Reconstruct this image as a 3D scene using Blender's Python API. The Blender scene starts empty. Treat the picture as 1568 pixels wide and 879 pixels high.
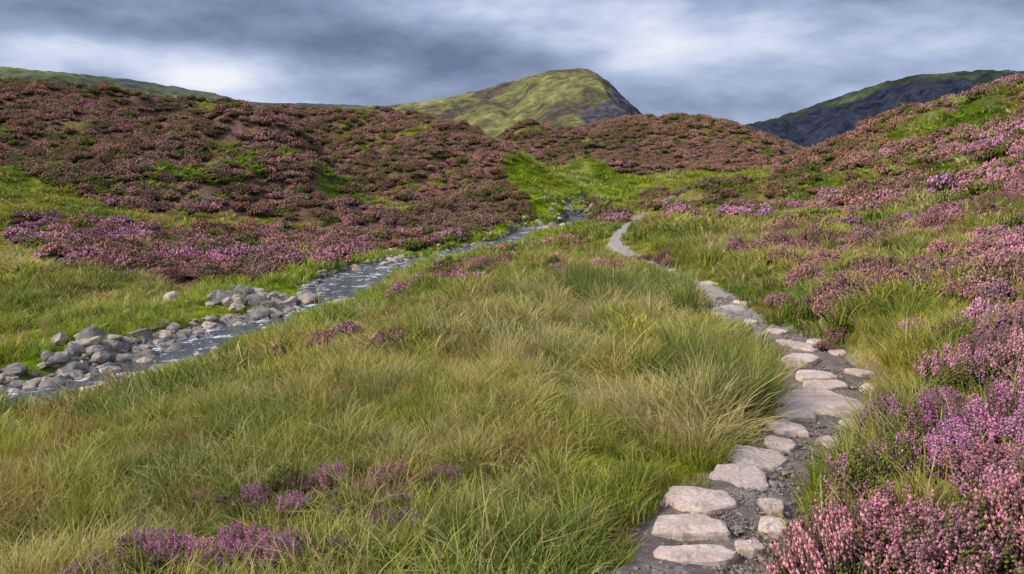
import bpy, bmesh, math, numpy as np, time
from mathutils import Vector
rng=np.random.default_rng(7)
scene=bpy.context.scene
EYE=2.2
PITCH=math.radians(8.07)
CP,SP=math.cos(PITCH),math.sin(PITCH)
# ---------------------------------------------------------------- survey helpers (bearings taken from the camera station)
def bearing(px,py):
    u=(px-784)/1230.0; v=(439.5-py)/1230.0
    dy=CP+SP*v; dz=-SP+CP*v
    return u/dy, dz/dy
def P(px,py,d):
    a,e=bearing(px,py)
    return (a*d,d,e*d+EYE)
def Q(px,d,z):
    a,_=bearing(px,300)
    return (a*d,d,z+EYE)
# ---------------------------------------------------------------- noise
def _h(i,j,s):
    n=(i*374761393+j*668265263+s*1442695041)&0x7fffffff
    n=((n^(n>>13))*1274126177)&0x7fffffff
    return ((n^(n>>16))&0xffff)/65535.0
def vnoise(x,y,s=0):
    xi=np.floor(x).astype(np.int64); yi=np.floor(y).astype(np.int64)
    fx=x-xi; fy=y-yi
    fx=fx*fx*fx*(fx*(fx*6-15)+10); fy=fy*fy*fy*(fy*(fy*6-15)+10)
    a=_h(xi,yi,s);b=_h(xi+1,yi,s);c=_h(xi,yi+1,s);d=_h(xi+1,yi+1,s)
    return (a*(1-fx)+b*fx)*(1-fy)+(c*(1-fx)+d*fx)*fy
def fbm(x,y,o=4,s=0):
    r=0;a=.5;t=0
    for k in range(o):
        r=r+a*vnoise(x,y,s+k*17); t+=a; a*=.5; x,y=x*1.93+y*.4+3.1,y*1.93-x*.4+7.7
    return r/t*2-1
def sm(a,b,x):
    t=np.clip((x-a)/(b-a),0,1); return t*t*(3-2*t)
# ---------------------------------------------------------------- stream and path courses
def catmull(pts,n=8):
    pts=np.array(pts,float); out=[]
    pp=np.vstack([2*pts[0]-pts[1],pts,2*pts[-1]-pts[-2]])
    for i in range(1,len(pp)-2):
        p0,p1,p2,p3=pp[i-1:i+3]
        for t in np.arange(n)/n:
            out.append(.5*((2*p1)+(-p0+p2)*t+(2*p0-5*p1+4*p2-p3)*t*t+(-p0+3*p1-3*p2+p3)*t**3))
    out.append(pp[-2]); return np.array(out)
stream_pts=[(-19,6,-2.6),(-14,10.5,-2.5)]+[P(5,628,15),P(110,598,16.8),P(195,576,18.2),P(300,534,20.3),P(370,508,22.2),P(465,482,24.8),P(520,450,28.5),P(540,429,32.5),P(600,407,37),P(665,396,41),P(755,377,47.5),P(825,352,58),P(890,337,70),P(862,320,84),P(905,305,98)]
stream=catmull(stream_pts,5)
path_pts=[(1.15,2.0,-.02)]+[P(1050,940,3.3),P(1085,870,4.15),P(1118,780,5),P(1180,712,6),P(1262,630,7.7),P(1250,545,10),P(1130,483,13.5),P(1095,446,18),P(1015,412,23),P(945,374,31),P(957,350,37),P(1003,312,60),P(1060,285,85)]
path=catmull(path_pts,6)
def polyd(x,y,line):
    sh=x.shape; x=x.ravel(); y=y.ravel()
    best=np.full(x.shape,1e9); bz=np.zeros(x.shape); bs=np.zeros(x.shape)
    L=0
    for a,b in zip(line[:-1],line[1:]):
        dx,dy=b[0]-a[0],b[1]-a[1]; l2=dx*dx+dy*dy; l=math.sqrt(l2)
        t=np.clip(((x-a[0])*dx+(y-a[1])*dy)/l2,0,1)
        d=np.hypot(x-a[0]-t*dx,y-a[1]-t*dy)
        m=d<best
        best=np.where(m,d,best); bz=np.where(m,a[2]+(b[2]-a[2])*t,bz); bs=np.where(m,L+t*l,bs)
        L+=l
    return best.reshape(sh),bz.reshape(sh),bs.reshape(sh)
# ---------------------------------------------------------------- terrain control points
C=[]
C+=[(0,.3,0.0),(-3,.5,-.1),(3,.5,.5),(-8,1,-.8),(8,1,1.8),(-20,2,-2.0),(1,2,0)]
C+=[P(0,879,5),P(0,780,6.4),P(0,700,8.5),P(0,660,11.5),P(400,879,4.4),P(400,700,7),P(400,600,11),P(400,540,16),P(200,650,10),P(200,603,14.2),
    P(800,879,4.1),P(800,700,6.3),P(800,600,8.7),P(800,500,13),P(800,440,19),P(800,410,25),P(800,387,34),P(650,440,20),P(600,462,19),P(540,505,15.5),
    P(950,450,17),P(900,390,30),P(-250,800,6.5),P(-250,700,10.5)]
C+=[tuple(p) for p in path_pts[1:]]
C+=[tuple(p) for p in stream_pts]
C+=[P(320,470,24.5),P(250,494,22.5),P(150,544,18.9),P(60,583,17.2),P(100,500,21.5),P(100,450,26),P(0,400,33),P(250,440,28),P(250,380,40),P(450,400,36),P(600,370,46),P(750,345,58),P(840,318,76),
    P(-200,560,20),P(-200,400,34)]
C+=[P(0,335,48),P(0,285,55),P(200,322,52),P(350,327,56),P(540,325,60),P(-250,330,45)]
# hill A crest / B spur
C+=[P(-250,120,110),P(0,137,115),P(60,137,116),P(120,147,120),P(170,157,122),P(250,154,122),P(330,163,125),P(400,179,128),P(-250,220,75),P(0,215,80),
    P(100,225,76),P(200,232,70),P(270,215,73),P(330,200,77),P(385,194,79),P(430,212,77),P(480,250,72),P(530,297,65),P(340,270,62),P(150,280,60),P(430,285,63),P(240,275,60)]
C+=[Q(455,98,-3.),Q(510,84,-3.4),Q(400,100,.6),Q(330,100,3.),Q(560,74,-3.6),Q(250,96,4.)]
# C hill
C+=[P(585,300,88),P(600,250,105),P(535,255,110),P(490,220,124),P(600,180,142),P(520,178,148),P(440,178,152),P(670,191,138),P(720,206,130),P(765,220,120),P(800,248,108),P(838,300,92),P(700,260,100),P(650,310,80),P(740,310,80)]
C+=[Q(0,160,4),Q(250,165,3),Q(600,185,2),Q(720,165,1.0),Q(790,140,-.5)]
# valley + D,E
C+=[P(850,290,102),P(900,272,120),P(1000,272,122),P(850,235,155),P(800,200,195),P(870,201,190),P(930,197,195),P(1000,184,175),P(1070,181,172),P(1130,196,166),P(1195,236,155),
    P(1000,250,138),P(1100,262,128),P(1160,266,125),P(1070,220,150),P(1215,233,200)]
C+=[Q(850,240,1),Q(1070,230,1),Q(1300,230,-2)]
# right
C+=[P(1100,330,45),P(1150,292,72),P(1230,245,92),P(1300,207,86),P(1400,170,75),P(1568,140,60),P(1750,112,50),P(1400,260,48),P(1568,230,37),P(1568,300,26),P(1400,330,31),
    P(1250,330,40),P(1200,400,22),P(1568,400,14.5),P(1400,400,17.5),P(1300,240,70),P(1450,480,10),P(1350,520,9.2),P(1568,580,6),P(1568,720,3.9),P(1400,720,5),P(1500,879,3.0),
    P(1250,879,3.7),P(1300,780,4.5),P(1800,400,11),P(1750,250,28)]
C+=[Q(1568,110,-1),Q(1400,120,-2),Q(1230,125,-2),Q(1800,90,1)]
for px in (-600,-200,200,600,1000,1400,2000):
    C+=[Q(px,330,-1.5),Q(px,480,-3)]
C=np.array(C)
def q(x,y):
    y=np.maximum(y,-2.5)
    return 2.6*x/(y+4),np.log(y+4)
ca,cb=q(C[:,0],C[:,1])
def tps(r2): return .5*r2*np.log(r2+1e-9)
K=tps((ca[:,None]-ca)**2+(cb[:,None]-cb)**2)+np.eye(len(C))*0.0003
Pm=np.c_[np.ones(len(C)),ca,cb]
A=np.block([[K,Pm],[Pm.T,np.zeros((3,3))]])
W=np.linalg.solve(A,np.r_[C[:,2],0,0,0])
def base(x,y):
    sh=x.shape; x=x.ravel(); y=np.minimum(y.ravel(),480)
    out=np.empty(x.shape)
    for i in range(0,len(x),40000):
        a,b=q(x[i:i+40000],y[i:i+40000]); a=np.clip(a,-4,4)
        r2=(a[:,None]-ca)**2+(b[:,None]-cb)**2
        out[i:i+40000]=tps(r2)@W[:-3]+W[-3]+W[-2]*a+W[-1]*b
    return out.reshape(sh)
def swid(s): return .90+.30*np.sin(s*.45)+.20*np.sin(s*1.3+1)
def pwid(s): return (.33+.05*np.sin(s*1.1)+.05*np.sin(s*2.7))*(1-.42*sm(10,17,s))*(1-.6*sm(38,46,s))*(1-.6*np.exp(-((s-25)/3.)**2))
def pnoise(x,y): return .13*fbm(x*2.6,y*2.6,3,44)
def H(x,y,full=False):
    x=np.asarray(x,float);y=np.asarray(y,float)
    z=base(x,y)
    far=sm(35,75,y); r=np.hypot(x,y)
    calm=1-.75*sm(105,135,y)*sm(10,40,x)
    nz=(1-far)*(.10*fbm(x*1.3,y*1.3,3,1)+.22*fbm(x*.35,y*.35,2,5)*sm(3,14,r))+far*calm*(1.3*fbm(x*.07,y*.07,2,9)+1.35*fbm(x*.17,y*.17,2,12)+.5*fbm(x*.5,y*.5,2,15))
    ds,zs,ss=polyd(x,y,stream); w=swid(ss)
    ds=ds+.25*fbm(x*.9,y*.9,3,47)
    dp,zp,sp=polyd(x,y,path); wp=pwid(sp); dp=dp+pnoise(x,y)*np.clip(wp/.33,.4,1)
    z=z+nz
    t=sm(w*.8,w*.95+.95,ds)
    z=(zs-.28)*(1-t)+z*t
    t2=sm(wp-.03,wp+.4,dp)
    z=(zp-.06)*(1-t2)+z*t2
    if full: return z,ds,w,dp,wp,zs
    return z
_dd=np.exp(np.linspace(math.log(1.5),math.log(330),900))
def hit(px,py):
    a,e=bearing(px,py)
    h=H(a*_dd,_dd)
    below=(e*_dd+EYE)<h
    i=np.argmax(below) if below.any() else len(_dd)-1
    return (a*_dd[i],_dd[i],h[i])
# ---------------------------------------------------------------- zones (world-space polygons)
def poly(pts): return np.array([hit(*p)[:2] for p in pts])
def W2(*p): return np.array(p,float)
def inside(x,y,pg):
    r=np.zeros(x.shape,bool); n=len(pg)
    for i in range(n):
        x1,y1=pg[i];x2,y2=pg[(i+1)%n]
        if y1==y2: continue
        c=((y1>y)!=(y2>y))&(x<(x2-x1)*(y-y1)/(y2-y1)+x1)
        r^=c
    return r
HA=np.vstack([poly([(-150,352),(0,352),(60,404),(220,420),(320,436),(440,416),(560,391),(640,381),(760,360),(835,327)]),W2((4,92),(9,130),(9,520),(-700,520),(-700,30))])
HB=np.vstack([poly([(1150,292),(1220,288),(1300,298),(1380,312),(1450,330),(1568,332),(1750,340)]),W2((700,20),(700,520),(9,520),(9,132),(26,128),(40,126))])
SOLID=[HA,HB,poly([(1235,930),(1250,800),(1330,745),(1345,660),(1400,600),(1480,565),(1568,520),(1800,500),(1800,1100),(1300,1100)])]
GRASS=[poly(p) for p in [
 [(800,262),(850,256),(930,264),(1010,270),(960,286),(905,300),(905,325),(860,325),(825,295)],
 [(1568,152),(1480,165),(1380,200),(1335,235),(1360,250),(1440,218),(1568,180)],
 [(1240,262),(1330,268),(1345,290),(1260,292)],
 [(1380,295),(1400,270),(1500,245),(1510,262),(1420,302)],
 [(-150,275),(60,272),(130,300),(190,326),(330,336),(480,336),(530,330),(500,345),(200,345),(0,350),(-150,352)],
 [(480,262),(520,285),(600,305),(612,328),(560,330),(530,300)]]]
MIX=[(poly([(900,320),(960,292),(1150,285),(1300,300),(1568,335),(1568,430),(1380,430),(1200,405),(1150,345),(1000,340)]),.40),
     (poly([(1390,430),(1450,390),(1568,345),(1800,340),(1800,560),(1568,560),(1450,500)]),.60),
     (poly([(630,455),(640,435),(700,410),(760,385),(800,390),(790,425),(700,450)]),.50),
     (poly([(1150,505),(1300,500),(1400,560),(1330,600),(1200,540)]),.08)]
def heather_w(x,y):
    s=.035*y+.12
    xn=x+s*fbm(x/(s*3+.5),y/(s*3+.5),3,31)*1.3; yn=y+s*2.2*fbm(x/(s*3+.5),y/(s*3+.5),3,41)
    w=np.zeros(x.shape)
    for pg,v in MIX: w=np.where(inside(xn,yn,pg),v,w)
    for pg in SOLID: w=np.where(inside(xn,yn,pg),1.,w)
    gap=fbm(x*.16+9,y*.11,4,121)
    w=np.where((y>25)&(gap>.34)&(w>.9),.4,w)
    for pg in GRASS: w=np.where(inside(xn,yn,pg),.04,w)
    return w
# colours (linear base)
def mixc(a,b,t): return a*(1-t[...,None])+b*t[...,None]
cG=np.array([.20,.235,.014]);cD=np.array([.07,.15,.008]);cY=np.array([.38,.35,.04]);cB=np.array([.27,.15,.04]);cSt=np.array([.46,.38,.15])
def grass_col(x,y):
    r=np.hypot(x,y); s=1/(.6+.03*r)
    n1=fbm(x*.5*s+5,y*.35*s,3,51)*.5+.5; n2=fbm(x*.9*s,y*.7*s,3,61)*.5+.5; n3=fbm(x*1.4*s,y*1.1*s,2,71)*.5+.5; n4=fbm(x*1.1*s+30,y*.6*s,3,75)*.5+.5
    c=mixc(np.broadcast_to(cG,x.shape+(3,)),cY,sm(.42,.66,n1)*.85)
    c=mixc(c,cD,sm(.47,.62,n2)*.9)
    c=mixc(c,cSt,sm(.55,.72,n4)*.7)
    c=mixc(c,cB,sm(.62,.76,n3)*.65)
    lush=sm(70,95,y)*.55
    ds,_,_=polyd(x,y,stream)
    lush=np.maximum(lush,sm(8,2.5,ds)*sm(16,18,y)*.95)
    c=mixc(c,np.array([.26,.37,.010]),lush*.85)
    return c
hP=np.array([.46,.205,.225]);hM=np.array([.58,.25,.42]);hR=np.array([.39,.20,.14]);hB=np.array([.20,.12,.08])
def heather_col(x,y):
    n1=fbm(x*.12,y*.09,3,81)*.5+.5; n2=fbm(x*.45,y*.35,3,91)*.5+.5; n3=fbm(x*.06+3,y*.05,3,95)*.5+.5
    fr=sm(18,60,y)
    c=mixc(np.broadcast_to(hP,x.shape+(3,)),hR,(.40+.6*sm(.3,.6,n1))*.9*fr)
    c=mixc(c,hM,np.clip(sm(.45,.7,n2)*(.8-.72*sm(38,70,y))+.25*(1-sm(8,14,y)),0,1))
    c=mixc(c,hB,sm(.5,.75,1-n2)*(.35+.3*fr))
    c=mixc(c,np.array([.20,.135,.075]),sm(.5,.68,n3)*.55*fr)
    return c
# ---------------------------------------------------------------- node helpers
def newmat(name):
    m=bpy.data.materials.new(name); m.use_nodes=True; nt=m.node_tree; nt.nodes.clear(); return m,nt
class N:
    def __init__(s,nt): s.nt=nt
    def __call__(s,t,ins=None,**kw):
        n=s.nt.nodes.new(t)
        for k,v in kw.items(): setattr(n,k,v)
        for k,v in (ins or {}).items():
            if isinstance(v,bpy.types.NodeSocket): s.nt.links.new(v,n.inputs[k])
            else: n.inputs[k].default_value=v
        return n
def mixrgb(n,f,a,b,bt='MIX'):
    m=n('ShaderNodeMix',data_type='RGBA',blend_type=bt)
    for i,v in ((0,f),(6,a),(7,b)):
        if isinstance(v,bpy.types.NodeSocket): n.nt.links.new(v,m.inputs[i])
        else: m.inputs[i].default_value=v if i==0 else (tuple(v)+(1,))[:4]
    return m.outputs[2]
def ramp(n,fac,stops):
    r=n('ShaderNodeValToRGB',{'Fac':fac}); el=r.color_ramp.elements
    while len(el)<len(stops): el.new(.5)
    for e,(p,c) in zip(el,stops):
        e.position=p; e.color=(tuple(c)+(1,))[:4] if not isinstance(c,(int,float)) else (c,c,c,1)
    return r.outputs['Color']
# ---------------------------------------------------------------- mesh helper
def mesh_obj(name,verts,faces,mat,cols=None,smooth=False,link=True):
    me=bpy.data.meshes.new(name); me.from_pydata(np.asarray(verts).tolist(),[],faces if isinstance(faces,list) else faces.tolist())
    if cols is not None:
        at=me.color_attributes.new('Col','FLOAT_COLOR','POINT')
        c=np.ones((len(verts),4),np.float32); c[:,:cols.shape[1]]=cols; at.data.foreach_set('color',c.ravel())
    if smooth: me.polygons.foreach_set('use_smooth',np.ones(len(me.polygons),bool))
    me.materials.append(mat); ob=bpy.data.objects.new(name,me)
    if link: scene.collection.objects.link(ob)
    return ob
def grid_faces(nu,nv):
    i=np.arange(nu-1)[:,None]*nv+np.arange(nv-1)[None]
    return np.stack([i,i+nv,i+nv+1,i+1],-1).reshape(-1,4)
# ---------------------------------------------------------------- materials
m_ground,nt=newmat('moorland_ground'); n=N(nt)
col=n('ShaderNodeVertexColor',layer_name='Col').outputs['Color']
tc=n('ShaderNodeTexCoord').outputs['Object']
n1=n('ShaderNodeTexNoise',{'Vector':tc,'Scale':3.0,'Detail':6.,'Roughness':.7}).outputs['Fac']
n2=n('ShaderNodeTexNoise',{'Vector':tc,'Scale':22.,'Detail':3.,'Roughness':.7}).outputs['Fac']
c1=mixrgb(n,1.,col,ramp(n,n1,[(.3,.45),(.7,1.35)]),'MULTIPLY')
c2=mixrgb(n,1.,c1,ramp(n,n2,[(.3,.6),(.7,1.3)]),'MULTIPLY')
bmp=n('ShaderNodeBump',{'Strength':.8,'Distance':.12,'Height':n1}).outputs['Normal']
b=n('ShaderNodeBsdfDiffuse',{'Color':c2,'Normal':bmp})
n('ShaderNodeOutputMaterial',{'Surface':b.outputs[0]})

def foliage(name,trans=.35,alt=(.45,.375,.15),mode='grass'):
    m,nt=newmat(name); n=N(nt)
    at=n('ShaderNodeAttribute',attribute_type='INSTANCER',attribute_name='tint').outputs['Color']
    vc=n('ShaderNodeVertexColor',layer_name='Col').outputs['Color']
    sp=n('ShaderNodeSeparateColor',{'Color':vc})
    if mode=='grass': c=mixrgb(n,sp.outputs[0],at,alt)
    else: c=mixrgb(n,sp.outputs[0],alt,at)
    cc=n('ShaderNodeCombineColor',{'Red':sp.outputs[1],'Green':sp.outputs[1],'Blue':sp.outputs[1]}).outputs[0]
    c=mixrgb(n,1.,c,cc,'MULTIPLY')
    d=n('ShaderNodeBsdfDiffuse',{'Color':c}); t=n('ShaderNodeBsdfTranslucent',{'Color':c})
    mx=n('ShaderNodeMixShader',{0:trans,1:d.outputs[0],2:t.outputs[0]})
    n('ShaderNodeOutputMaterial',{'Surface':mx.outputs[0]}); return m
m_grass=foliage('grass_blades'); m_heath=foliage('heather_sprigs',.2,(.10,.105,.03),'heather')
m_fern=foliage('fern_fronds',.35)

def rockmat(name,ca_,cb_,cc_,sc=4.,rough=.85,bump=.5,dist=.02,lo=(.6,.6,.65),hi=(1.25,1.15,1.05),pale=None):
    m,nt=newmat(name); n=N(nt)
    tc=n('ShaderNodeTexCoord').outputs['Object']
    a=n('ShaderNodeTexNoise',{'Vector':tc,'Scale':sc,'Detail':8.,'Roughness':.65}).outputs['Fac']
    b2=n('ShaderNodeTexNoise',{'Vector':tc,'Scale':sc*9,'Detail':6.,'Roughness':.7}).outputs['Fac']
    g=n('ShaderNodeNewGeometry').outputs['Random Per Island']
    rr=n('ShaderNodeObjectInfo').outputs['Random']
    ad=n('ShaderNodeMath',{0:g,1:rr},operation='ADD'); fr=n('ShaderNodeMath',{0:ad.outputs[0]},operation='FRACT')
    c=ramp(n,a,[(.3,ca_),(.5,cb_),(.7,cc_)])
    if pale:
        yy=n('ShaderNodeSeparateXYZ',{0:tc}).outputs[1]
        f=n('ShaderNodeMapRange',{'Value':yy,'From Min':9.,'From Max':15.,'To Min':0.,'To Max':.7}).outputs[0]
        c=mixrgb(n,f,c,pale)
    c=mixrgb(n,1.,c,ramp(n,b2,[(.3,.6),(.7,1.2)]),'MULTIPLY')
    c=mixrgb(n,1.,c,ramp(n,fr.outputs[0],[(0,lo),(1,hi)]),'MULTIPLY')
    bm=n('ShaderNodeBump',{'Strength':bump,'Distance':dist,'Height':b2}).outputs['Normal']
    p=n('ShaderNodeBsdfPrincipled',{'Base Color':c,'Roughness':rough,'Normal':bm}); n('ShaderNodeOutputMaterial',{'Surface':p.outputs[0]}); return m
m_slab=rockmat('path_slab_stone',(.32,.24,.20),(.50,.40,.335),(.60,.50,.44),4.,.8,.6,.015,(.78,.76,.76),(1.12,1.04,1.))
m_rock=rockmat('stream_rock',(.13,.12,.115),(.28,.25,.215),(.50,.43,.35),2.5,.85,.5,.02,(.5,.5,.55),(1.4,1.25,1.08))
m_grav=rockmat('gravel_stone',(.13,.11,.10),(.25,.21,.185),(.40,.34,.30),6.)
m_path=rockmat('path_earth',(.06,.04,.032),(.15,.108,.088),(.30,.235,.20),3.5,.55,1.,.03,(1,1,1),(1,1,1),(.42,.345,.28))

m_water,nt=newmat('stream_water'); n=N(nt)
tc=n('ShaderNodeTexCoord').outputs['Object']
w1=n('ShaderNodeTexNoise',{'Vector':tc,'Scale':4.5,'Detail':4.,'Roughness':.6,'Distortion':.6}).outputs['Fac']
w2=n('ShaderNodeTexNoise',{'Vector':tc,'Scale':1.6,'Detail':7.,'Roughness':.75,'Distortion':.8}).outputs['Fac']
foam=ramp(n,w2,[(.54,0),(.63,1)])
bm=n('ShaderNodeBump',{'Strength':1.,'Distance':.09,'Height':w1}).outputs['Normal']
wp_=n('ShaderNodeBsdfPrincipled',{'Base Color':(.045,.045,.045,1),'Roughness':.13,'Normal':bm,'IOR':1.4}); wp_.inputs['Specular IOR Level'].default_value=.7
fo=n('ShaderNodeBsdfDiffuse',{'Color':(.68,.70,.76,1)})
fm=n('ShaderNodeMath',{0:foam,1:.8},operation='MULTIPLY').outputs[0]
mx=n('ShaderNodeMixShader',{0:fm,1:wp_.outputs[0],2:fo.outputs[0]})
n('ShaderNodeOutputMaterial',{'Surface':mx.outputs[0]})

# ---------------------------------------------------------------- ground sheet
na,nr=640,760
az=np.linspace(-math.radians(62),math.radians(62),na)
rr=np.r_[np.exp(np.linspace(math.log(.5),math.log(420),nr-12)),np.exp(np.linspace(math.log(460),math.log(6000),12))]
X=np.sin(az)[:,None]*rr[None]; Y=np.cos(az)[:,None]*rr[None]
Z,ds,sw,dp,pw,zs=H(X,Y,True)
Z=np.where(rr[None]>430,np.minimum(Z,-1)-0,Z)
hw=heather_w(X,Y)
gc=grass_col(X,Y)*.6; hc=heather_col(X,Y)*(.16+.16*sm(12,45,Y))[...,None]+np.array([.03,.03,.010])
col_=mixc(gc,hc,sm(.0,1.,hw))
bed=sm(sw+.65,sw+.2,ds); col_=mixc(col_,np.array([.12,.09,.07]),bed)
pb=sm(pw+.22,pw+.05,dp)*(1-.3*sm(40,48,Y)); col_=mixc(col_,np.array([.19,.14,.11]),pb); col_=mixc(col_,np.array([.34,.28,.22]),pb*sm(9,15,Y))
mesh_obj('ground',np.stack([X,Y,Z],-1).reshape(-1,3),grid_faces(na,nr),m_ground,col_.reshape(-1,3),smooth=True)
# ---------------------------------------------------------------- stream + path ribbons
def ribbon(name,line,wf,mat,dz,cross=9,jit=0.):
    ln=catmull(line,4)[:, :3]
    t=np.gradient(ln[:,:2],axis=0); t/=np.linalg.norm(t,axis=1)[:,None]+1e-9
    nx,ny=-t[:,1],t[:,0]
    s=np.r_[0,np.cumsum(np.hypot(*np.diff(ln[:,:2],axis=0).T))]
    w=wf(s); k=np.linspace(-1,1,cross)
    X=ln[:,0,None]+nx[:,None]*k*w[:,None]; Y=ln[:,1,None]+ny[:,None]*k*w[:,None]
    Z=ln[:,2,None]+dz+jit*fbm(X*4,Y*4,3,5)-(.10 if jit else 0)*sm(.75,1,np.abs(k))[None]
    return mesh_obj(name,np.stack([X,Y,Z],-1).reshape(-1,3),grid_faces(len(ln),cross),mat,smooth=True)
ribbon('stream',stream,lambda s:swid(s)+.65,m_water,.02,7)
ribbon('footpath',path[path[:,1]<40],lambda s:pwid(s)+.16-.07*sm(10,17,s),m_path,-.012,25,jit=.03)

# ---------------------------------------------------------------- prototypes
def blades(name,nb,rad,hmin,hmax,wid,lean,straw,seed,seg=3):
    r=np.random.default_rng(seed)
    th=r.uniform(0,2*np.pi,nb); rd=rad*np.sqrt(r.uniform(0,1,nb))
    bx,by=rd*np.cos(th),rd*np.sin(th)
    h=r.uniform(hmin,hmax,nb)*(1-.35*(rd/rad)**2); ph=th+r.normal(0,1.1,nb); ln=h*np.abs(r.normal(lean,lean*.5,nb))
    fw=r.uniform(0,np.pi,nb); V=[];F=[];Cc=[]
    st=np.where(r.uniform(0,1,nb)<straw,r.uniform(.6,1,nb),r.uniform(0,.15,nb)); br=r.uniform(.65,1.3,nb)
    for i in range(nb):
        b0=len(V)
        for k in range(seg+1):
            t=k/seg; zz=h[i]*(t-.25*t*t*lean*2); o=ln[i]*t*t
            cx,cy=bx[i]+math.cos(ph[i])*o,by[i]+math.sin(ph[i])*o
            sc=min(1,st[i]+.28*t*t); cc=(sc,br[i]*(.75+.4*t))  # brightness rises root to tip; shade at the roots painted into blade colour
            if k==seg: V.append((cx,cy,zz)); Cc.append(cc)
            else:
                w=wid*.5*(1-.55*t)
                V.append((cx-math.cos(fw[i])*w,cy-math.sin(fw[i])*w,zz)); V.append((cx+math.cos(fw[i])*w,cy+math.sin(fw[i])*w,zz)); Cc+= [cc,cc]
        for k in range(seg-1): a=b0+2*k; F.append((a,a+1,a+3,a+2))
        a=b0+2*(seg-1); F.append((a,a+1,a+2))
    return mesh_obj(name,V,F,m_grass,np.array(Cc),link=False)
def sprigs(name,ns,rad,ht,sw,seed,fl=0,fs=1.):
    """heather bush: woody sprigs, green below, flower spikes above"""
    r=np.random.default_rng(seed); V=[];F=[];Cc=[]
    for i in range(ns):
        th=r.uniform(0,6.283); q_=math.sqrt(r.uniform(0,1))
        base_=np.array([math.cos(th)*q_*rad*.6,math.sin(th)*q_*rad*.6,0.])
        hh=ht*math.sqrt(max(0.05,1-.85*q_*q_))*r.uniform(.75,1.1)
        top=np.array([math.cos(th)*q_*rad+r.normal(0,.04)*rad*2,math.sin(th)*q_*rad+r.normal(0,.04)*rad*2,hh])
        br=r.uniform(.6,1.3); pk=1. if r.uniform()<.80 else .25
        ax=top-base_
        b0=len(V)
        for t,w,p_ in [(0,.3,0.),(.5,.9,.1),(.85,.7,.5*pk)]:
            c=base_+ax*t
            for k in range(3):
                a=k*2.094+i
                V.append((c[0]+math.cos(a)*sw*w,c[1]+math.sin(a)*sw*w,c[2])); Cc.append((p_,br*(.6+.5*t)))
        V.append(tuple(top)); Cc.append((pk,br*1.1))
        for j in range(2):
            for k in range(3): a=b0+j*3;F.append((a+k,a+(k+1)%3,a+3+(k+1)%3,a+3+k))
        a=b0+6
        for k in range(3): F.append((a+k,a+(k+1)%3,b0+9))
        for j in range(fl):
            t=(.42 if fs<2 else .6)+(.6 if fs<2 else .45)*(j+r.uniform(0,.6))/fl; green=t<.55+.1*r.uniform()
            c=base_+ax*t; a=r.uniform(0,6.283); o=(.014*(1.15-t)+.006)*1.3*fs
            c=c+np.array([math.cos(a)*o,math.sin(a)*o,r.normal(0,.003)])
            s=r.uniform(.0045,.0075)*fs; b1=len(V)
            pkk=0.1 if green else pk*r.uniform(.75,1); bb=r.uniform(.5,1.5)
            for d in ((1,0,0),(0,1,0),(-1,0,0),(0,-1,0),(0,0,1.5),(0,0,-1.2)):
                V.append((c[0]+d[0]*s,c[1]+d[1]*s,c[2]+d[2]*s)); Cc.append((pkk,bb))
            for k in range(4): F.append((b1+k,b1+(k+1)%4,b1+4)); F.append((b1+(k+1)%4,b1+k,b1+5))
    return mesh_obj(name,V,F,m_heath,np.array(Cc),link=False)
def fern(name,seed):
    r=np.random.default_rng(seed); V=[];F=[];Cc=[]
    for i in range(9):
        th=i*.7+r.uniform(-.2,.2); L=r.uniform(.6,.95); w=.2; br=r.uniform(.8,1.3)
        dx,dy=math.cos(th),math.sin(th)
        for k in range(12):
            t=(k+.5)/12; R=L*t*.8; zz=L*(1.0*t-.5*t*t)+.05; ww=w*(1-t)*1.1+.01
            for s in (-1,1):
                b0=len(V); c=(dx*R,dy*R,zz)
                V+= [(c[0]-dx*.02,c[1]-dy*.02,c[2]),(c[0]+dx*.05,c[1]+dy*.05,c[2]),(c[0]+dx*.05-dy*s*ww,c[1]+dy*.05+dx*s*ww,c[2]-.02)]
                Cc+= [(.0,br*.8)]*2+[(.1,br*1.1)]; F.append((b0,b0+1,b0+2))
    return mesh_obj(name,V,F,m_fern,np.array(Cc),link=False)
def rock(name,seed,mat,flat=.65,sub=3):
    r=np.random.default_rng(seed); bm_=bmesh.new(); bmesh.ops.create_icosphere(bm_,subdivisions=sub,radius=1)
    v=np.array([x.co[:] for x in bm_.verts])
    for k in range(13):
        d=r.normal(size=3); d/=np.linalg.norm(d); o=r.uniform(.5,.8)
        t=v@d-o; v=v-np.where(t>0,t,0)[:,None]*d
    v*=np.array([1,r.uniform(.65,.95),flat*r.uniform(.8,1.15)])
    v+=r.normal(0,.008,v.shape)
    for a,b_ in zip(bm_.verts,v): a.co=b_
    me=bpy.data.meshes.new(name); bm_.to_mesh(me); bm_.free(); me.materials.append(mat)
    return bpy.data.objects.new(name,me)
def make_coll(name,obs):
    c=bpy.data.collections.new(name)
    for i,o in enumerate(obs): o.name=f'{i:02d}_{o.name}'; c.objects.link(o)
    return c
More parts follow.
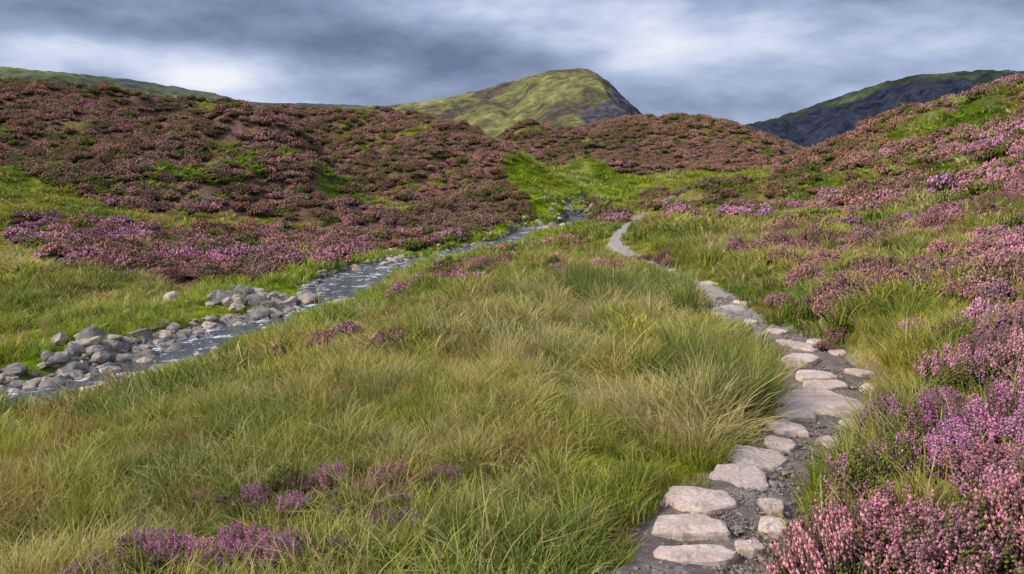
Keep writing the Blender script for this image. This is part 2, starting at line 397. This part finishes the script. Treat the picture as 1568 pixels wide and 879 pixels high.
def scatter(name,coll,pos,rot,scl,idx,tint):
    me=bpy.data.meshes.new(name); me.vertices.add(len(pos)); me.vertices.foreach_set('co',np.asarray(pos,np.float32).ravel())
    def add(nm,ty,arr,key): a=me.attributes.new(nm,ty,'POINT'); a.data.foreach_set(key,np.ascontiguousarray(arr).ravel())
    add('rot','FLOAT_VECTOR',rot.astype(np.float32),'vector'); add('scl','FLOAT_VECTOR',scl.astype(np.float32),'vector')
    add('idx','INT',idx.astype(np.int32),'value'); add('tint','FLOAT_COLOR',np.c_[tint,np.ones(len(tint))].astype(np.float32),'color')
    ob=bpy.data.objects.new(name,me); scene.collection.objects.link(ob)
    g=bpy.data.node_groups.new(name+'_scatter','GeometryNodeTree')
    g.interface.new_socket('Geometry',in_out='INPUT',socket_type='NodeSocketGeometry'); g.interface.new_socket('Geometry',in_out='OUTPUT',socket_type='NodeSocketGeometry')
    nn=N(g); gi=nn('NodeGroupInput'); go=nn('NodeGroupOutput')
    ci=nn('GeometryNodeCollectionInfo',transform_space='ORIGINAL'); ci.inputs[0].default_value=coll; ci.inputs[1].default_value=True; ci.inputs[2].default_value=True
    def na_(nm,dt): x=nn('GeometryNodeInputNamedAttribute',data_type=dt); x.inputs[0].default_value=nm; return x.outputs[0]
    ip=nn('GeometryNodeInstanceOnPoints'); L=g.links.new
    L(gi.outputs[0],ip.inputs['Points']); L(ci.outputs[0],ip.inputs['Instance']); ip.inputs['Pick Instance'].default_value=True
    L(na_('idx','INT'),ip.inputs['Instance Index']); L(na_('rot','FLOAT_VECTOR'),ip.inputs['Rotation']); L(na_('scl','FLOAT_VECTOR'),ip.inputs['Scale'])
    L(ip.outputs[0],go.inputs[0])
    md=ob.modifiers.new('scatter','NODES'); md.node_group=g
    return ob
def polar(r0,r1,dens,half=math.radians(37)):
    edges=np.exp(np.linspace(math.log(r0),math.log(r1),60)); xs=[];ys=[]
    for a,b_ in zip(edges[:-1],edges[1:]):
        m=(a+b_)/2; k=int(dens(m)*half*(b_*b_-a*a)+rng.uniform())
        r=np.sqrt(rng.uniform(a*a,b_*b_,k)); t=rng.uniform(-half,half,k); xs.append(r*np.sin(t)); ys.append(r*np.cos(t))
    return np.concatenate(xs),np.concatenate(ys)
# ---------------------------------------------------------------- grass
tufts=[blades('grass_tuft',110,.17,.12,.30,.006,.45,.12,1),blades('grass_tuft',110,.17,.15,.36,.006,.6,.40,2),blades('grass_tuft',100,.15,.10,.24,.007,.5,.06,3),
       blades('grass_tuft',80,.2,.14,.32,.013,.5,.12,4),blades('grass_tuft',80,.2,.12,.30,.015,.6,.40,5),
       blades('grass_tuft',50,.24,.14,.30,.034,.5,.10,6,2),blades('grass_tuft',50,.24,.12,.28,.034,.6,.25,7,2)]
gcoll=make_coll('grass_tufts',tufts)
x,y=polar(1.2,170,lambda r:min(36,75*(5.5/r)**1.52))
z,ds,w,dp,wp,_=H(x,y,True); h=heather_w(x,y); r=np.hypot(x,y)
keep=(ds>w+.45+.35*rng.uniform(size=len(x)))&(dp>wp+.02+.12*rng.uniform(size=len(x))+.12*sm(12,18,y))&(rng.uniform(size=len(x))>h*np.where(r<14,.72,.97))&(r>1.6)
x,y,z,r,dp,ds,h=x[keep],y[keep],z[keep],r[keep],dp[keep],ds[keep],h[keep]
k=len(x)
patch=fbm(x*1.1,y*.8,3,101)*.5+.5; pt2=fbm(x*.6+4,y*.4,3,103)
lushn=sm(8,2.5,ds)*sm(16,18,y)
v_=(rng.uniform(size=k)<(.35+.9*pt2)*(1-.8*lushn)).astype(int)
idx=np.where(r<11,np.where(v_==1,1,rng.choice([0,2],k)),np.where(r<32,3+v_,5+v_))
s=1.15*(1+.018*r)*rng.uniform(.7,1.25,k)*(.35+1.3*patch)
s*=np.where(dp<np.where(y>12,.9,.6),.6,1.)*np.where(h>.9,.8,1)*np.where((ds<2.6)&(y<30),.6,1)
hs=rng.uniform(.8,1.25,k)*np.where(r>40,.6,1)
tint=grass_col(x,y)*rng.uniform(.72,1.3,(k,1)); tint[:,0]*=rng.uniform(.85,1.15,k)
rot=np.c_[rng.normal(0,.15,k),rng.normal(0,.15,k)+.08,rng.uniform(0,6.28,k)]
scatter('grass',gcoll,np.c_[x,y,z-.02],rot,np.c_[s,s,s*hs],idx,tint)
# ---------------------------------------------------------------- rushes and long straw grass
rush=[blades('rush_clump',150,.16,.45,.85,.008,.28,.12,11,4),blades('rush_clump',130,.18,.4,.75,.008,.45,.5,12,4),blades('rush_clump',110,.2,.35,.7,.010,.6,.85,13,4)]
rcoll=make_coll('rush_clumps',rush)
pts=[]
def clump(px,py,n_,sx,sy,kind,sc,tn):
    hx,hy,_=hit(px,py)
    for _ in range(n_):
        xx=hx+rng.normal(0,sx); yy=hy+rng.normal(0,sy); pts.append((xx,yy,kind if rng.uniform()<.7 else rng.integers(0,3),sc*rng.uniform(.75,1.2))+tn)
GR=(.10,.17,.018); YG=(.28,.28,.05); ST=(.48,.39,.17)
clump(1115,640,20,.28,.5,0,1.15,GR); clump(1110,600,12,.4,.6,0,1.15,GR); clump(1120,570,14,.45,.8,1,1.1,YG); clump(1060,650,22,.35,.4,2,1.1,ST); clump(1150,690,8,.1,.25,1,.85,YG); clump(1080,690,12,.25,.25,2,.9,ST)
clump(1000,570,12,.6,.8,1,.9,YG); clump(960,470,22,1.1,1.,0,1.25,GR); clump(930,480,24,1.,1.2,2,1.2,ST); clump(850,500,30,1.5,1.4,2,1.05,ST)
clump(1000,455,14,.8,1.,0,1.1,GR); clump(760,490,14,2,1.4,1,.8,YG); clump(600,440,14,.8,1.,2,.9,ST); clump(520,540,12,.7,.6,2,.75,ST); clump(780,850,7,.35,.2,1,.6,YG); clump(560,650,6,.3,.3,0,.65,GR)
clump(1020,760,6,.25,.3,0,.6,GR); clump(1400,620,8,.3,.6,1,.6,YG); clump(1220,700,4,.1,.4,1,.35,YG); clump(1340,650,6,.15,.5,1,.5,ST); clump(1490,780,5,.4,.4,1,.5,YG)
clump(300,390,50,4,2.,2,.9,ST); clump(60,380,14,3,2,1,.8,YG); clump(1200,340,36,5,5,2,.8,ST); clump(1150,420,12,1.5,2,2,.7,ST)
clump(720,760,5,.4,.3,1,.55,YG); clump(900,640,10,.6,.6,2,.7,ST); clump(830,600,12,.6,.8,2,.7,ST); clump(640,600,10,.8,.8,2,.6,YG); clump(200,700,8,.8,.8,1,.5,YG); clump(450,720,7,.6,.5,2,.45,ST)
clump(70,520,5,.6,.6,1,.5,(.35,.19,.07)); clump(1320,540,8,.5,.5,2,.55,ST); clump(1450,420,12,1,1,2,.6,ST); clump(985,400,16,1.3,1.6,1,1.0,YG)
pts=np.array(pts); x,y=pts[:,0],pts[:,1]; z,ds,w,dp,wp,_=H(x,y,True); kp=(dp>wp+.2+.2*sm(12,18,y))&(ds>w+.6); pts=pts[kp];x,y,z=x[kp],y[kp],z[kp]; k=len(x)
s=pts[:,3]*(1+.006*y)
scatter('rushes',rcoll,np.c_[x,y,z-.03],np.c_[rng.normal(0,.15,k),rng.normal(0,.15,k),rng.uniform(0,6.28,k)],np.c_[s,s,s],pts[:,2].astype(int),pts[:,4:7]*rng.uniform(.8,1.25,(k,1)))
# ---------------------------------------------------------------- heather
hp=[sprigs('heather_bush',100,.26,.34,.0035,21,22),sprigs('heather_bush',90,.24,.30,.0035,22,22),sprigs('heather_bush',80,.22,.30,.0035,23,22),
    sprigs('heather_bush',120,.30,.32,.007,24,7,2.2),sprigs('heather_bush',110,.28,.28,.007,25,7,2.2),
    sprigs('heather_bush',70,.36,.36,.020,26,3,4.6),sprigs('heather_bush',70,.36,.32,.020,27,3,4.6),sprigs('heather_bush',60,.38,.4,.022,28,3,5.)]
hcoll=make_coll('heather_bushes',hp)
x,y=polar(1.3,215,lambda r:min(11,15*(6/r)**.82))
z,ds,w,dp,wp,_=H(x,y,True); h=heather_w(x,y); r=np.hypot(x,y)
cl=fbm(x*.55,y*.45,2,111)*.5+.5
prob=np.where(h>.9,1.,np.where(h>.1,(cl<h*.95+.05).astype(float)*.9,h*.2))
keep=(ds>w+.6)&(dp>wp+.28)&(rng.uniform(size=len(x))<prob)&(r>1.5)
x,y,z,r=x[keep],y[keep],z[keep],r[keep]; k=len(x)
s=np.where(r<10,rng.uniform(.85,1.25,k),rng.uniform(.6,1.55,k))*(1+.0055*r)
X2=[x];Y2=[y];Z2=[z];S2=[s]
def hclump(px,py,n_,sx,sy,sc):
    hx,hy,_=hit(px,py); a=hx+rng.normal(0,sx,n_); b_=hy+rng.normal(0,sy,n_)
    X2.append(a);Y2.append(b_);Z2.append(H(a,b_)+.04);S2.append(sc*rng.uniform(.7,1.15,n_))
for a in [(430,785,6,.13,.1,.74),(550,775,6,.13,.1,.74),(660,760,6,.16,.12,.72),(595,805,4,.1,.1,.62),(330,880,11,.25,.12,.72),(200,890,8,.25,.12,.66),(450,870,7,.2,.12,.62),(340,785,2,.15,.1,.5),(530,800,2,.1,.1,.5),
 (510,535,9,.35,.3,1.1),(590,545,6,.2,.2,1.25),(410,553,5,.2,.2,1.1),(370,568,4,.15,.2,1.0),(345,580,3,.1,.1,.85),(430,560,3,.2,.1,.85),(760,415,16,.8,1.2,1.3),(650,445,12,.7,.6,1.2),(690,435,8,.7,.5,1.1),(860,418,5,.4,.4,1.2),
 (830,380,10,1.2,1,1.1),(960,410,6,.7,.6,1.1),(1000,400,4,.4,.4,1.0),(1290,450,18,.4,.8,1.35),(1320,475,16,.4,.6,1.3),(1200,474,4,.08,.1,.9),(1470,455,10,.3,.4,1.1),(1540,430,12,.4,.4,1.2),
 (1480,520,6,.3,.3,.8),(1400,440,7,.4,.4,1.),(1205,390,7,1.,.8,1.3),(1300,375,9,1.,1.,1.2),(1140,385,5,.8,.8,1.1),(1290,520,3,.3,.2,.7),(1350,665,3,.08,.12,.8),(240,425,20,1.5,1.5,1.1),(140,400,20,2.5,1.8,1.2)]: hclump(*a)
x,y,z,s=map(np.concatenate,(X2,Y2,Z2,S2)); r=np.hypot(x,y); k=len(x)
idx=np.where(r<8,rng.integers(0,3,k),np.where(r<32,rng.integers(3,5,k),rng.integers(5,8,k)))
tint=heather_col(x,y)*rng.uniform(.72,1.3,(k,1)); tint*=rng.uniform(.9,1.1,(k,3))
gsp=(rng.uniform(size=k)<.13); tint[gsp]=np.array([.17,.18,.045])
rot=np.c_[rng.normal(0,.15,k),rng.normal(0,.15,k),rng.uniform(0,6.28,k)]
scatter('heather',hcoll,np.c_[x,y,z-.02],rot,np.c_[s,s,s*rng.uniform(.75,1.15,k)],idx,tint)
# ---------------------------------------------------------------- ferns
fc=make_coll('fern_clumps',[fern('fern_clump',31),fern('fern_clump',32)])
fx=[];fy=[]
for px,py,n_,sx,sy in [(345,240,14,.8,.8),(260,272,26,1.8,.8),(320,275,16,1.2,.8),(395,272,22,1.5,.8),(385,248,8,1,.8),(510,275,14,1.,1.),(215,305,12,2,.8),(570,318,12,2,1),(20,275,8,2,1),
   (860,270,24,6,6),(830,300,14,3,4),(1030,215,14,3,4),(1070,240,14,5,5),(1360,215,26,3,4),(1300,265,26,4,4),(1430,240,20,3,4),(1500,170,20,4,4),(250,298,12,2.5,.8)]:
    hx,hy,_=hit(px,py); fx.append(hx+rng.normal(0,sx,n_)); fy.append(hy+rng.normal(0,sy,n_))
x=np.concatenate(fx);y=np.concatenate(fy);z=H(x,y);k=len(x); s=rng.uniform(.6,1.1,k)
scatter('ferns',fc,np.c_[x,y,z+.30],np.c_[rng.normal(0,.15,k),rng.normal(0,.15,k),rng.uniform(0,6.28,k)],np.c_[s,s,s],rng.integers(0,2,k),np.array([.22,.36,.02])*rng.uniform(.7,1.3,(k,1)))
# ---------------------------------------------------------------- stream rocks
rc=make_coll('boulders',[rock('boulder',40+i,m_rock) for i in range(6)])
nR=4600; ts=rng.uniform(0,1,nR); L=len(stream)-1
f=ts*L; i0=np.minimum(f.astype(int),L-1); fr=f-i0
c=stream[i0]*(1-fr)[:,None]+stream[i0+1]*fr[:,None]; tg=stream[i0+1]-stream[i0]; tg/=np.linalg.norm(tg[:,:2],axis=1)[:,None]
side=np.where(rng.uniform(size=nR)<.72,1,-1); off=side*np.abs(rng.normal(1.2,.42,nR))
x=c[:,0]-tg[:,1]*off; y=c[:,1]+tg[:,0]*off
z,ds,w,dp,wp,zs=H(x,y,True)
dn=fbm(x*.35,y*.35,2,131)*.5+.5
kp=(ds<w+.85)&(rng.uniform(size=nR)<dn*1.5)&((ds>w*.6)|(rng.uniform(size=nR)<.22))
x,y,z=x[kp],y[kp],z[kp]; s=np.clip(rng.lognormal(-2.1,.5,len(x)),.06,.40)
for px,py,n_,sx,sy,sc in [(415,464,46,1.,.7,.44),(365,468,30,.7,.5,.4),(455,474,20,.7,.5,.34),(190,553,28,.7,.4,.34),(140,572,22,.6,.3,.32),(90,598,22,.6,.3,.28),(230,548,12,.4,.3,.28),(590,400,34,1.2,1,.32),(640,390,26,1,1,.28),(700,382,16,1,1,.26),(815,352,28,1.2,2,.4),(870,330,60,2,4,.42),(850,325,40,1.5,3,.4),(45,608,16,.6,.3,.26),(545,423,18,.8,.8,.28),(275,520,10,.4,.5,.26)]:
    hx,hy,_=hit(px,py); a=hx+rng.normal(0,sx,n_); b_=hy+rng.normal(0,sy,n_); dd=polyd(a,b_,stream)[0]; m=(dd>.45)|(b_>50); a,b_=a[m],b_[m]
    x=np.r_[x,a];y=np.r_[y,b_];z=np.r_[z,H(a,b_)];s=np.r_[s,sc*rng.uniform(.3,1.25,len(a))]
_,zs,_=polyd(x,y,stream); z=np.maximum(z,zs-.1); k=len(x)
scatter('stream_rocks',rc,np.c_[x,y,z+s*.2],np.c_[rng.normal(0,.25,k),rng.normal(0,.25,k),rng.uniform(0,6.28,k)],np.c_[s,s,s],rng.integers(0,6,k),np.ones((k,3)))
# ---------------------------------------------------------------- gravel on the path
gvc=make_coll('pebbles',[rock('pebble',60+i,m_grav,.5,2) for i in range(4)])
nP=8000; f=(rng.uniform(0,1,nP)**1.5)*(len(path)-1)*.6; i0=f.astype(int); fr=f-i0
c=path[i0]*(1-fr)[:,None]+path[i0+1]*fr[:,None]; tg=path[i0+1]-path[i0]; tg/=np.linalg.norm(tg[:,:2],axis=1)[:,None]
off=np.clip(rng.normal(-.06,.20,nP),-.42,.42)*(1-.5*sm(10,18,c[:,1])); x=c[:,0]-tg[:,1]*off; y=c[:,1]+tg[:,0]*off; z=c[:,2]
s=np.clip(rng.lognormal(-4.8,.55,nP),.004,.045)*(1+.05*y)
scatter('gravel',gvc,np.c_[x,y,z+s*.2-.012],np.c_[rng.normal(0,.2,nP),rng.normal(0,.2,nP),rng.uniform(0,6.28,nP)],np.c_[s,s,s],rng.integers(0,4,nP),np.ones((nP,3)))
# ---------------------------------------------------------------- path slabs
V=[];F=[]
def slab(cx,cy,wx,wy,cz,ang,seed,th=.03):
    r=np.random.default_rng(seed+5); nc=int(r.integers(5,8)); a=(np.arange(nc)+r.uniform(-.28,.28,nc))*2*np.pi/nc+r.uniform(0,1)
    e=5; rad=(np.abs(np.cos(a))**e+np.abs(np.sin(a))**e)**(-1/e)*r.uniform(.86,1.08,nc)
    cxs=np.stack([np.cos(a)*rad,np.sin(a)*rad],1); out=[]
    for i in range(nc):
        p=cxs[i];pn=cxs[(i+1)%nc]
        for t in (.1,.37,.63,.9): out.append(p*(1-t)+pn*t+r.normal(0,.022,2))
    out=np.array(out); m=len(out); ux,uy=out[:,0]*wx*.5,out[:,1]*wy*.5
    ca_,sa_=math.cos(ang),math.sin(ang); tx,ty=r.normal(0,.04,2)
    b0=len(V); topn=r.normal(0,.003,(8,m))
    for j,(sc,zz) in enumerate(((.0,.004),(.5,.003),(.86,.0),(.96,-.006),(1.0,-.02),(1.03,-.05),(1.04,-th-.12))):
        if sc==0: V.append((cx,cy,cz+th+zz)); continue
        for k in range(m):
            X_,Y_=ux[k]*sc,uy[k]*sc; q1=cx+X_*ca_-Y_*sa_; q2=cy+X_*sa_+Y_*ca_
            V.append((q1,q2,cz+th+zz+X_*tx+Y_*ty+topn[j,k]))
    for k in range(m): F.append((b0,b0+1+k,b0+1+(k+1)%m))
    for j in range(5):
        for k in range(m):
            p=b0+1+j*m; F.append((p+k,p+m+k,p+m+(k+1)%m,p+(k+1)%m))
SL=[(1065,868,128,32),(1052,824,118,40),(1072,783,118,42),(1130,746,92,38),(1156,714,98,30),(1192,692,48,22),(1206,668,58,24),(1212,645,68,24),(1252,626,122,46),(1262,600,76,14),(1246,584,58,18),(1224,560,62,20),
 (1182,790,40,36),(1184,824,50,26),(1148,858,46,20),(1272,690,40,18),(1302,661,30,12),(1345,594,48,16),(1318,580,44,12),(1232,540,44,13),(1262,528,46,11),(1285,545,30,8),(1205,533,30,8),
 (1125,478,34,8),(1140,468,26,6),(1100,488,22,7),(1150,500,20,7),(1190,515,26,7),(1085,438,28,5),(1050,424,34,5),(1030,416,24,4)]
for i,(px,py,w_,h_) in enumerate(SL):
    hx,hy,_=hit(px,py); d,zz,_=polyd(np.array([hx]),np.array([hy]),path); hz=zz[0] if d[0]<.7 else H(np.array([hx]),np.array([hy]))[0]
    a,e=bearing(px,py); t=hy
    wx=w_/1230*t*1.04; e1=bearing(px,py+h_/2)[1]; e2=bearing(px,py-h_/2)[1]; dz=hz-EYE
    wy=abs(dz/e2-dz/e1)*.98; slab(hx,hy,wx,min(wy,wx*1.4),hz,rng.normal(0,.15),i)
mesh_obj('path_stones',V,F,m_slab)
# ---------------------------------------------------------------- distant hills
def hillmat(name,cols,scale,crag,cragcol,haze,hazef,bd=6.):
    m,nt=newmat(name); n=N(nt)
    tc=n('ShaderNodeTexCoord').outputs['Object']
    a=n('ShaderNodeTexNoise',{'Vector':tc,'Scale':scale,'Detail':9.,'Roughness':.65,'Distortion':.8}).outputs['Fac']
    b_=n('ShaderNodeTexNoise',{'Vector':tc,'Scale':scale*6,'Detail':9.,'Roughness':.78}).outputs['Fac']
    c=ramp(n,a,cols)
    c=mixrgb(n,1.,c,ramp(n,b_,[(.38,.4),(.62,1.5)]),'MULTIPLY')
    vc=n('ShaderNodeVertexColor',layer_name='Col').outputs['Color']; sp=n('ShaderNodeSeparateColor',{'Color':vc})
    k1=n('ShaderNodeMath',{0:b_,1:.9},operation='MULTIPLY'); k2=n('ShaderNodeMath',{0:sp.outputs[0],1:k1.outputs[0]},operation='ADD')
    cr=ramp(n,k2.outputs[0],[(crag-.06,0),(crag+.06,1)])
    cc=mixrgb(n,1.,cragcol,ramp(n,b_,[(.38,.2),(.62,2.4)]),'MULTIPLY')
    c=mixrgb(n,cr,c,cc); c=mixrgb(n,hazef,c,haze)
    bm_=n('ShaderNodeBump',{'Strength':1.,'Distance':bd,'Height':b_}).outputs['Normal']
    d=n('ShaderNodeBsdfDiffuse',{'Color':c,'Normal':bm_}); n('ShaderNodeOutputMaterial',{'Surface':d.outputs[0]}); return m
def far_hill(name,crest,front,back,mat,amp,cragf,base_z=-12,power=1.15,seed=0,nu=420,nv=160):
    cr=np.array([P(*c) for c in crest]); u=np.linspace(0,1,nu)
    from_=catmull(cr,24); k2=np.linspace(0,1,len(from_)); cr=np.stack([np.interp(u,k2,from_[:,j]) for j in range(3)],1)
    v=np.linspace(-1,1,nv)
    X=cr[:,0,None]*(1+0*v); vv=np.where(v<0,v*front,v*back)
    Y=cr[:,1,None]+vv[None]
    X=X*(1+np.where(v<0,v,0)[None]*.12)
    prof=1-np.abs(v)**power
    Z=base_z+(cr[:,2,None]-base_z)*prof[None]
    n_=fbm(X*.012,Y*.006,5,seed+3); rg=1-np.abs(fbm(X*.02,Y*.006,4,seed+9))*2
    env=np.clip(np.abs(v)*4,0,1)*np.clip(prof,0,1)**.4
    Z=Z+amp*(n_*1.2+rg*.5-.3)*env[None]+ .15*amp*fbm(X*.08,Y*.08,3,seed)
    cf=cragf(X,Y,Z,u[:,None]+0*X,v[None]+0*X)
    return mesh_obj(name,np.stack([X,Y,Z],-1).reshape(-1,3),grid_faces(nu,nv),mat,np.stack([cf,cf,cf],-1).reshape(-1,3),smooth=True)
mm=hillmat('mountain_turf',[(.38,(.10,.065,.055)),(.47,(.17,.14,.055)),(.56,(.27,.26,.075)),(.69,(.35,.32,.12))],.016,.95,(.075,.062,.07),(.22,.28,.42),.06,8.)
def crag_shade_m(X,Y,Z,u,v):
    az=X/Y*1230+784
    return .75*sm(900,955,az)*sm(-.9,-.3,v)+.62*np.exp(-((az-905)/32)**2-((Z/Y-.075)/.012)**2)+.38*sm(.1,.5,fbm(X*.02,Y*.02,3,77))  # crag rock, plus shade of the right flank painted in crag colour
far_hill('mountain',[(480,185,1150),(560,164,1100),(620,160,1050),(700,146,1000),(760,131,960),(820,115,920),(860,107,905),(900,108,890),(925,122,880),(950,147,865),(985,180,840),(1020,215,820),(1080,262,800)],420,420,mm,16,crag_shade_m,seed=4)
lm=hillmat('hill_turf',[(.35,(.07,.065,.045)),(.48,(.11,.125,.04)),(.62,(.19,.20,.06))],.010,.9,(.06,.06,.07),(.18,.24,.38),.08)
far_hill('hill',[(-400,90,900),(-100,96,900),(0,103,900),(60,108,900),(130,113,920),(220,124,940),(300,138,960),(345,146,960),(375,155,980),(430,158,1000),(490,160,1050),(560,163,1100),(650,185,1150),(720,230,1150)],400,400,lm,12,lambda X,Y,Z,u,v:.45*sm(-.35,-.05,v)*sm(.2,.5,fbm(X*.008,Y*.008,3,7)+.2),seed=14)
rm=hillmat('cloud_shaded_turf',[(.35,(.022,.028,.022)),(.5,(.04,.052,.028)),(.62,(.11,.125,.045))],.008,.80,(.020,.022,.034),(.10,.14,.26),.05,8.)  # cloud shadow painted into this hill's dark turf and crag colours
def cragr(X,Y,Z,u,v):
    az=X/Y*1230+784
    return .55*sm(-.6,-.35,v)*sm(-.04,-.12,v)+.3*fbm(X*.01,Y*.01,3,5)-.05-.4*sm(1430,1520,az)*sm(-.35,-.2,v)
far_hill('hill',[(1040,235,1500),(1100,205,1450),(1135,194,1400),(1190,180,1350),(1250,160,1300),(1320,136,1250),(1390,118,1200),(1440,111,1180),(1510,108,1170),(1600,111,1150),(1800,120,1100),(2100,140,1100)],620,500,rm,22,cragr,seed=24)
# ---------------------------------------------------------------- sky
wd=bpy.data.worlds.new('sky'); scene.world=wd; wd.use_nodes=True; nt=wd.node_tree; nt.nodes.clear(); n=N(nt)
SUN_EL=math.radians(38); SUN_AZ=math.radians(-106)
sky=n('ShaderNodeTexSky',sky_type='NISHITA',sun_disc=False,sun_elevation=SUN_EL,sun_rotation=SUN_AZ)
tc=n('ShaderNodeTexCoord').outputs['Generated']
mp=n('ShaderNodeMapping',{'Vector':tc,'Scale':(1.,1.,3.0),'Rotation':(0,0.10,0),'Location':(.35,.1,.22)}).outputs[0]
nA=n('ShaderNodeTexNoise',{'Vector':mp,'Scale':2.8,'Detail':5.,'Roughness':.48,'Distortion':.12}).outputs['Fac']
nB=n('ShaderNodeTexNoise',{'Vector':mp,'Scale':9.,'Detail':5.,'Roughness':.55,'Distortion':.1}).outputs['Fac']
def madd(x_,k_,c_): return n('ShaderNodeMath',{0:x_,1:k_,2:c_},operation='MULTIPLY_ADD').outputs[0]
val=madd(nB,.6,madd(nA,1.2,-.395))
def blob(px,py,sx,sz,amp,val):
    a_,e_=bearing(px,py); v=Vector((a_,1,e_)).normalized()
    df=n('ShaderNodeVectorMath',{0:tc,1:tuple(v)},operation='SUBTRACT').outputs[0]
    sc=n('ShaderNodeVectorMath',{0:df,1:(1/sx,1/sx,1/sz)},operation='MULTIPLY').outputs[0]
    d2=n('ShaderNodeVectorMath',{0:sc,1:sc},operation='DOT_PRODUCT').outputs['Value']
    ex=n('ShaderNodeMath',{0:2.718,1:n('ShaderNodeMath',{0:d2,1:-1.},operation='MULTIPLY').outputs[0]},operation='POWER').outputs[0]
    return madd(ex,amp,val)
for bb in [(310,116,.06,.020,.26),(40,65,.14,.022,.24),(1150,60,.25,.03,.15),(1000,115,.12,.03,-.05),(1450,80,.12,.03,.18),(760,95,.12,.035,-.15),(250,45,.22,.016,-.12),(1080,160,.14,.025,-.03),(1500,15,.15,.02,-.08),(620,60,.12,.03,-.10),(500,10,.15,.014,.08)]:
    val=blob(*bb,val)
cloud=ramp(n,val,[(.22,(.14,.18,.31)),(.40,(.25,.31,.48)),(.56,(.40,.48,.69)),(.72,(.65,.71,.90)),(.92,(.93,.95,1.))])
sz=n('ShaderNodeSeparateXYZ',{0:tc}).outputs[2]
up=n('ShaderNodeMapRange',{'Value':sz,'From Min':.22,'From Max':.75,'To Min':1.,'To Max':2.0}).outputs[0]
sc=n('ShaderNodeVectorMath',{0:cloud,3:10.},operation='SCALE').outputs[0]
sc2=n('ShaderNodeVectorMath',{0:sc},operation='SCALE'); nt.links.new(up,sc2.inputs[3])
cm=mixrgb(n,.9,sky.outputs[0],sc2.outputs[0])
bg=n('ShaderNodeBackground',{'Color':cm,'Strength':.1}); n('ShaderNodeOutputWorld',{'Surface':bg.outputs[0]})
sl=bpy.data.lights.new('sun','SUN'); sl.energy=5.0; sl.angle=math.radians(5); sl.color=(1,.94,.82)
so=bpy.data.objects.new('sun',sl); scene.collection.objects.link(so)
sd=Vector((math.sin(SUN_AZ)*math.cos(SUN_EL),math.cos(SUN_AZ)*math.cos(SUN_EL),math.sin(SUN_EL)))
so.rotation_euler=sd.to_track_quat('Z','Y').to_euler()
# ---------------------------------------------------------------- camera
cd=bpy.data.cameras.new('camera'); cd.sensor_width=36; cd.lens=36*1230/1568; cd.clip_end=20000; cd.clip_start=.05
co=bpy.data.objects.new('camera',cd); scene.collection.objects.link(co); co.location=(0,0,EYE); co.rotation_euler=(math.pi/2-PITCH,0,0); scene.camera=co
scene.view_settings.view_transform='Standard'; scene.view_settings.look='None'; scene.view_settings.exposure=0
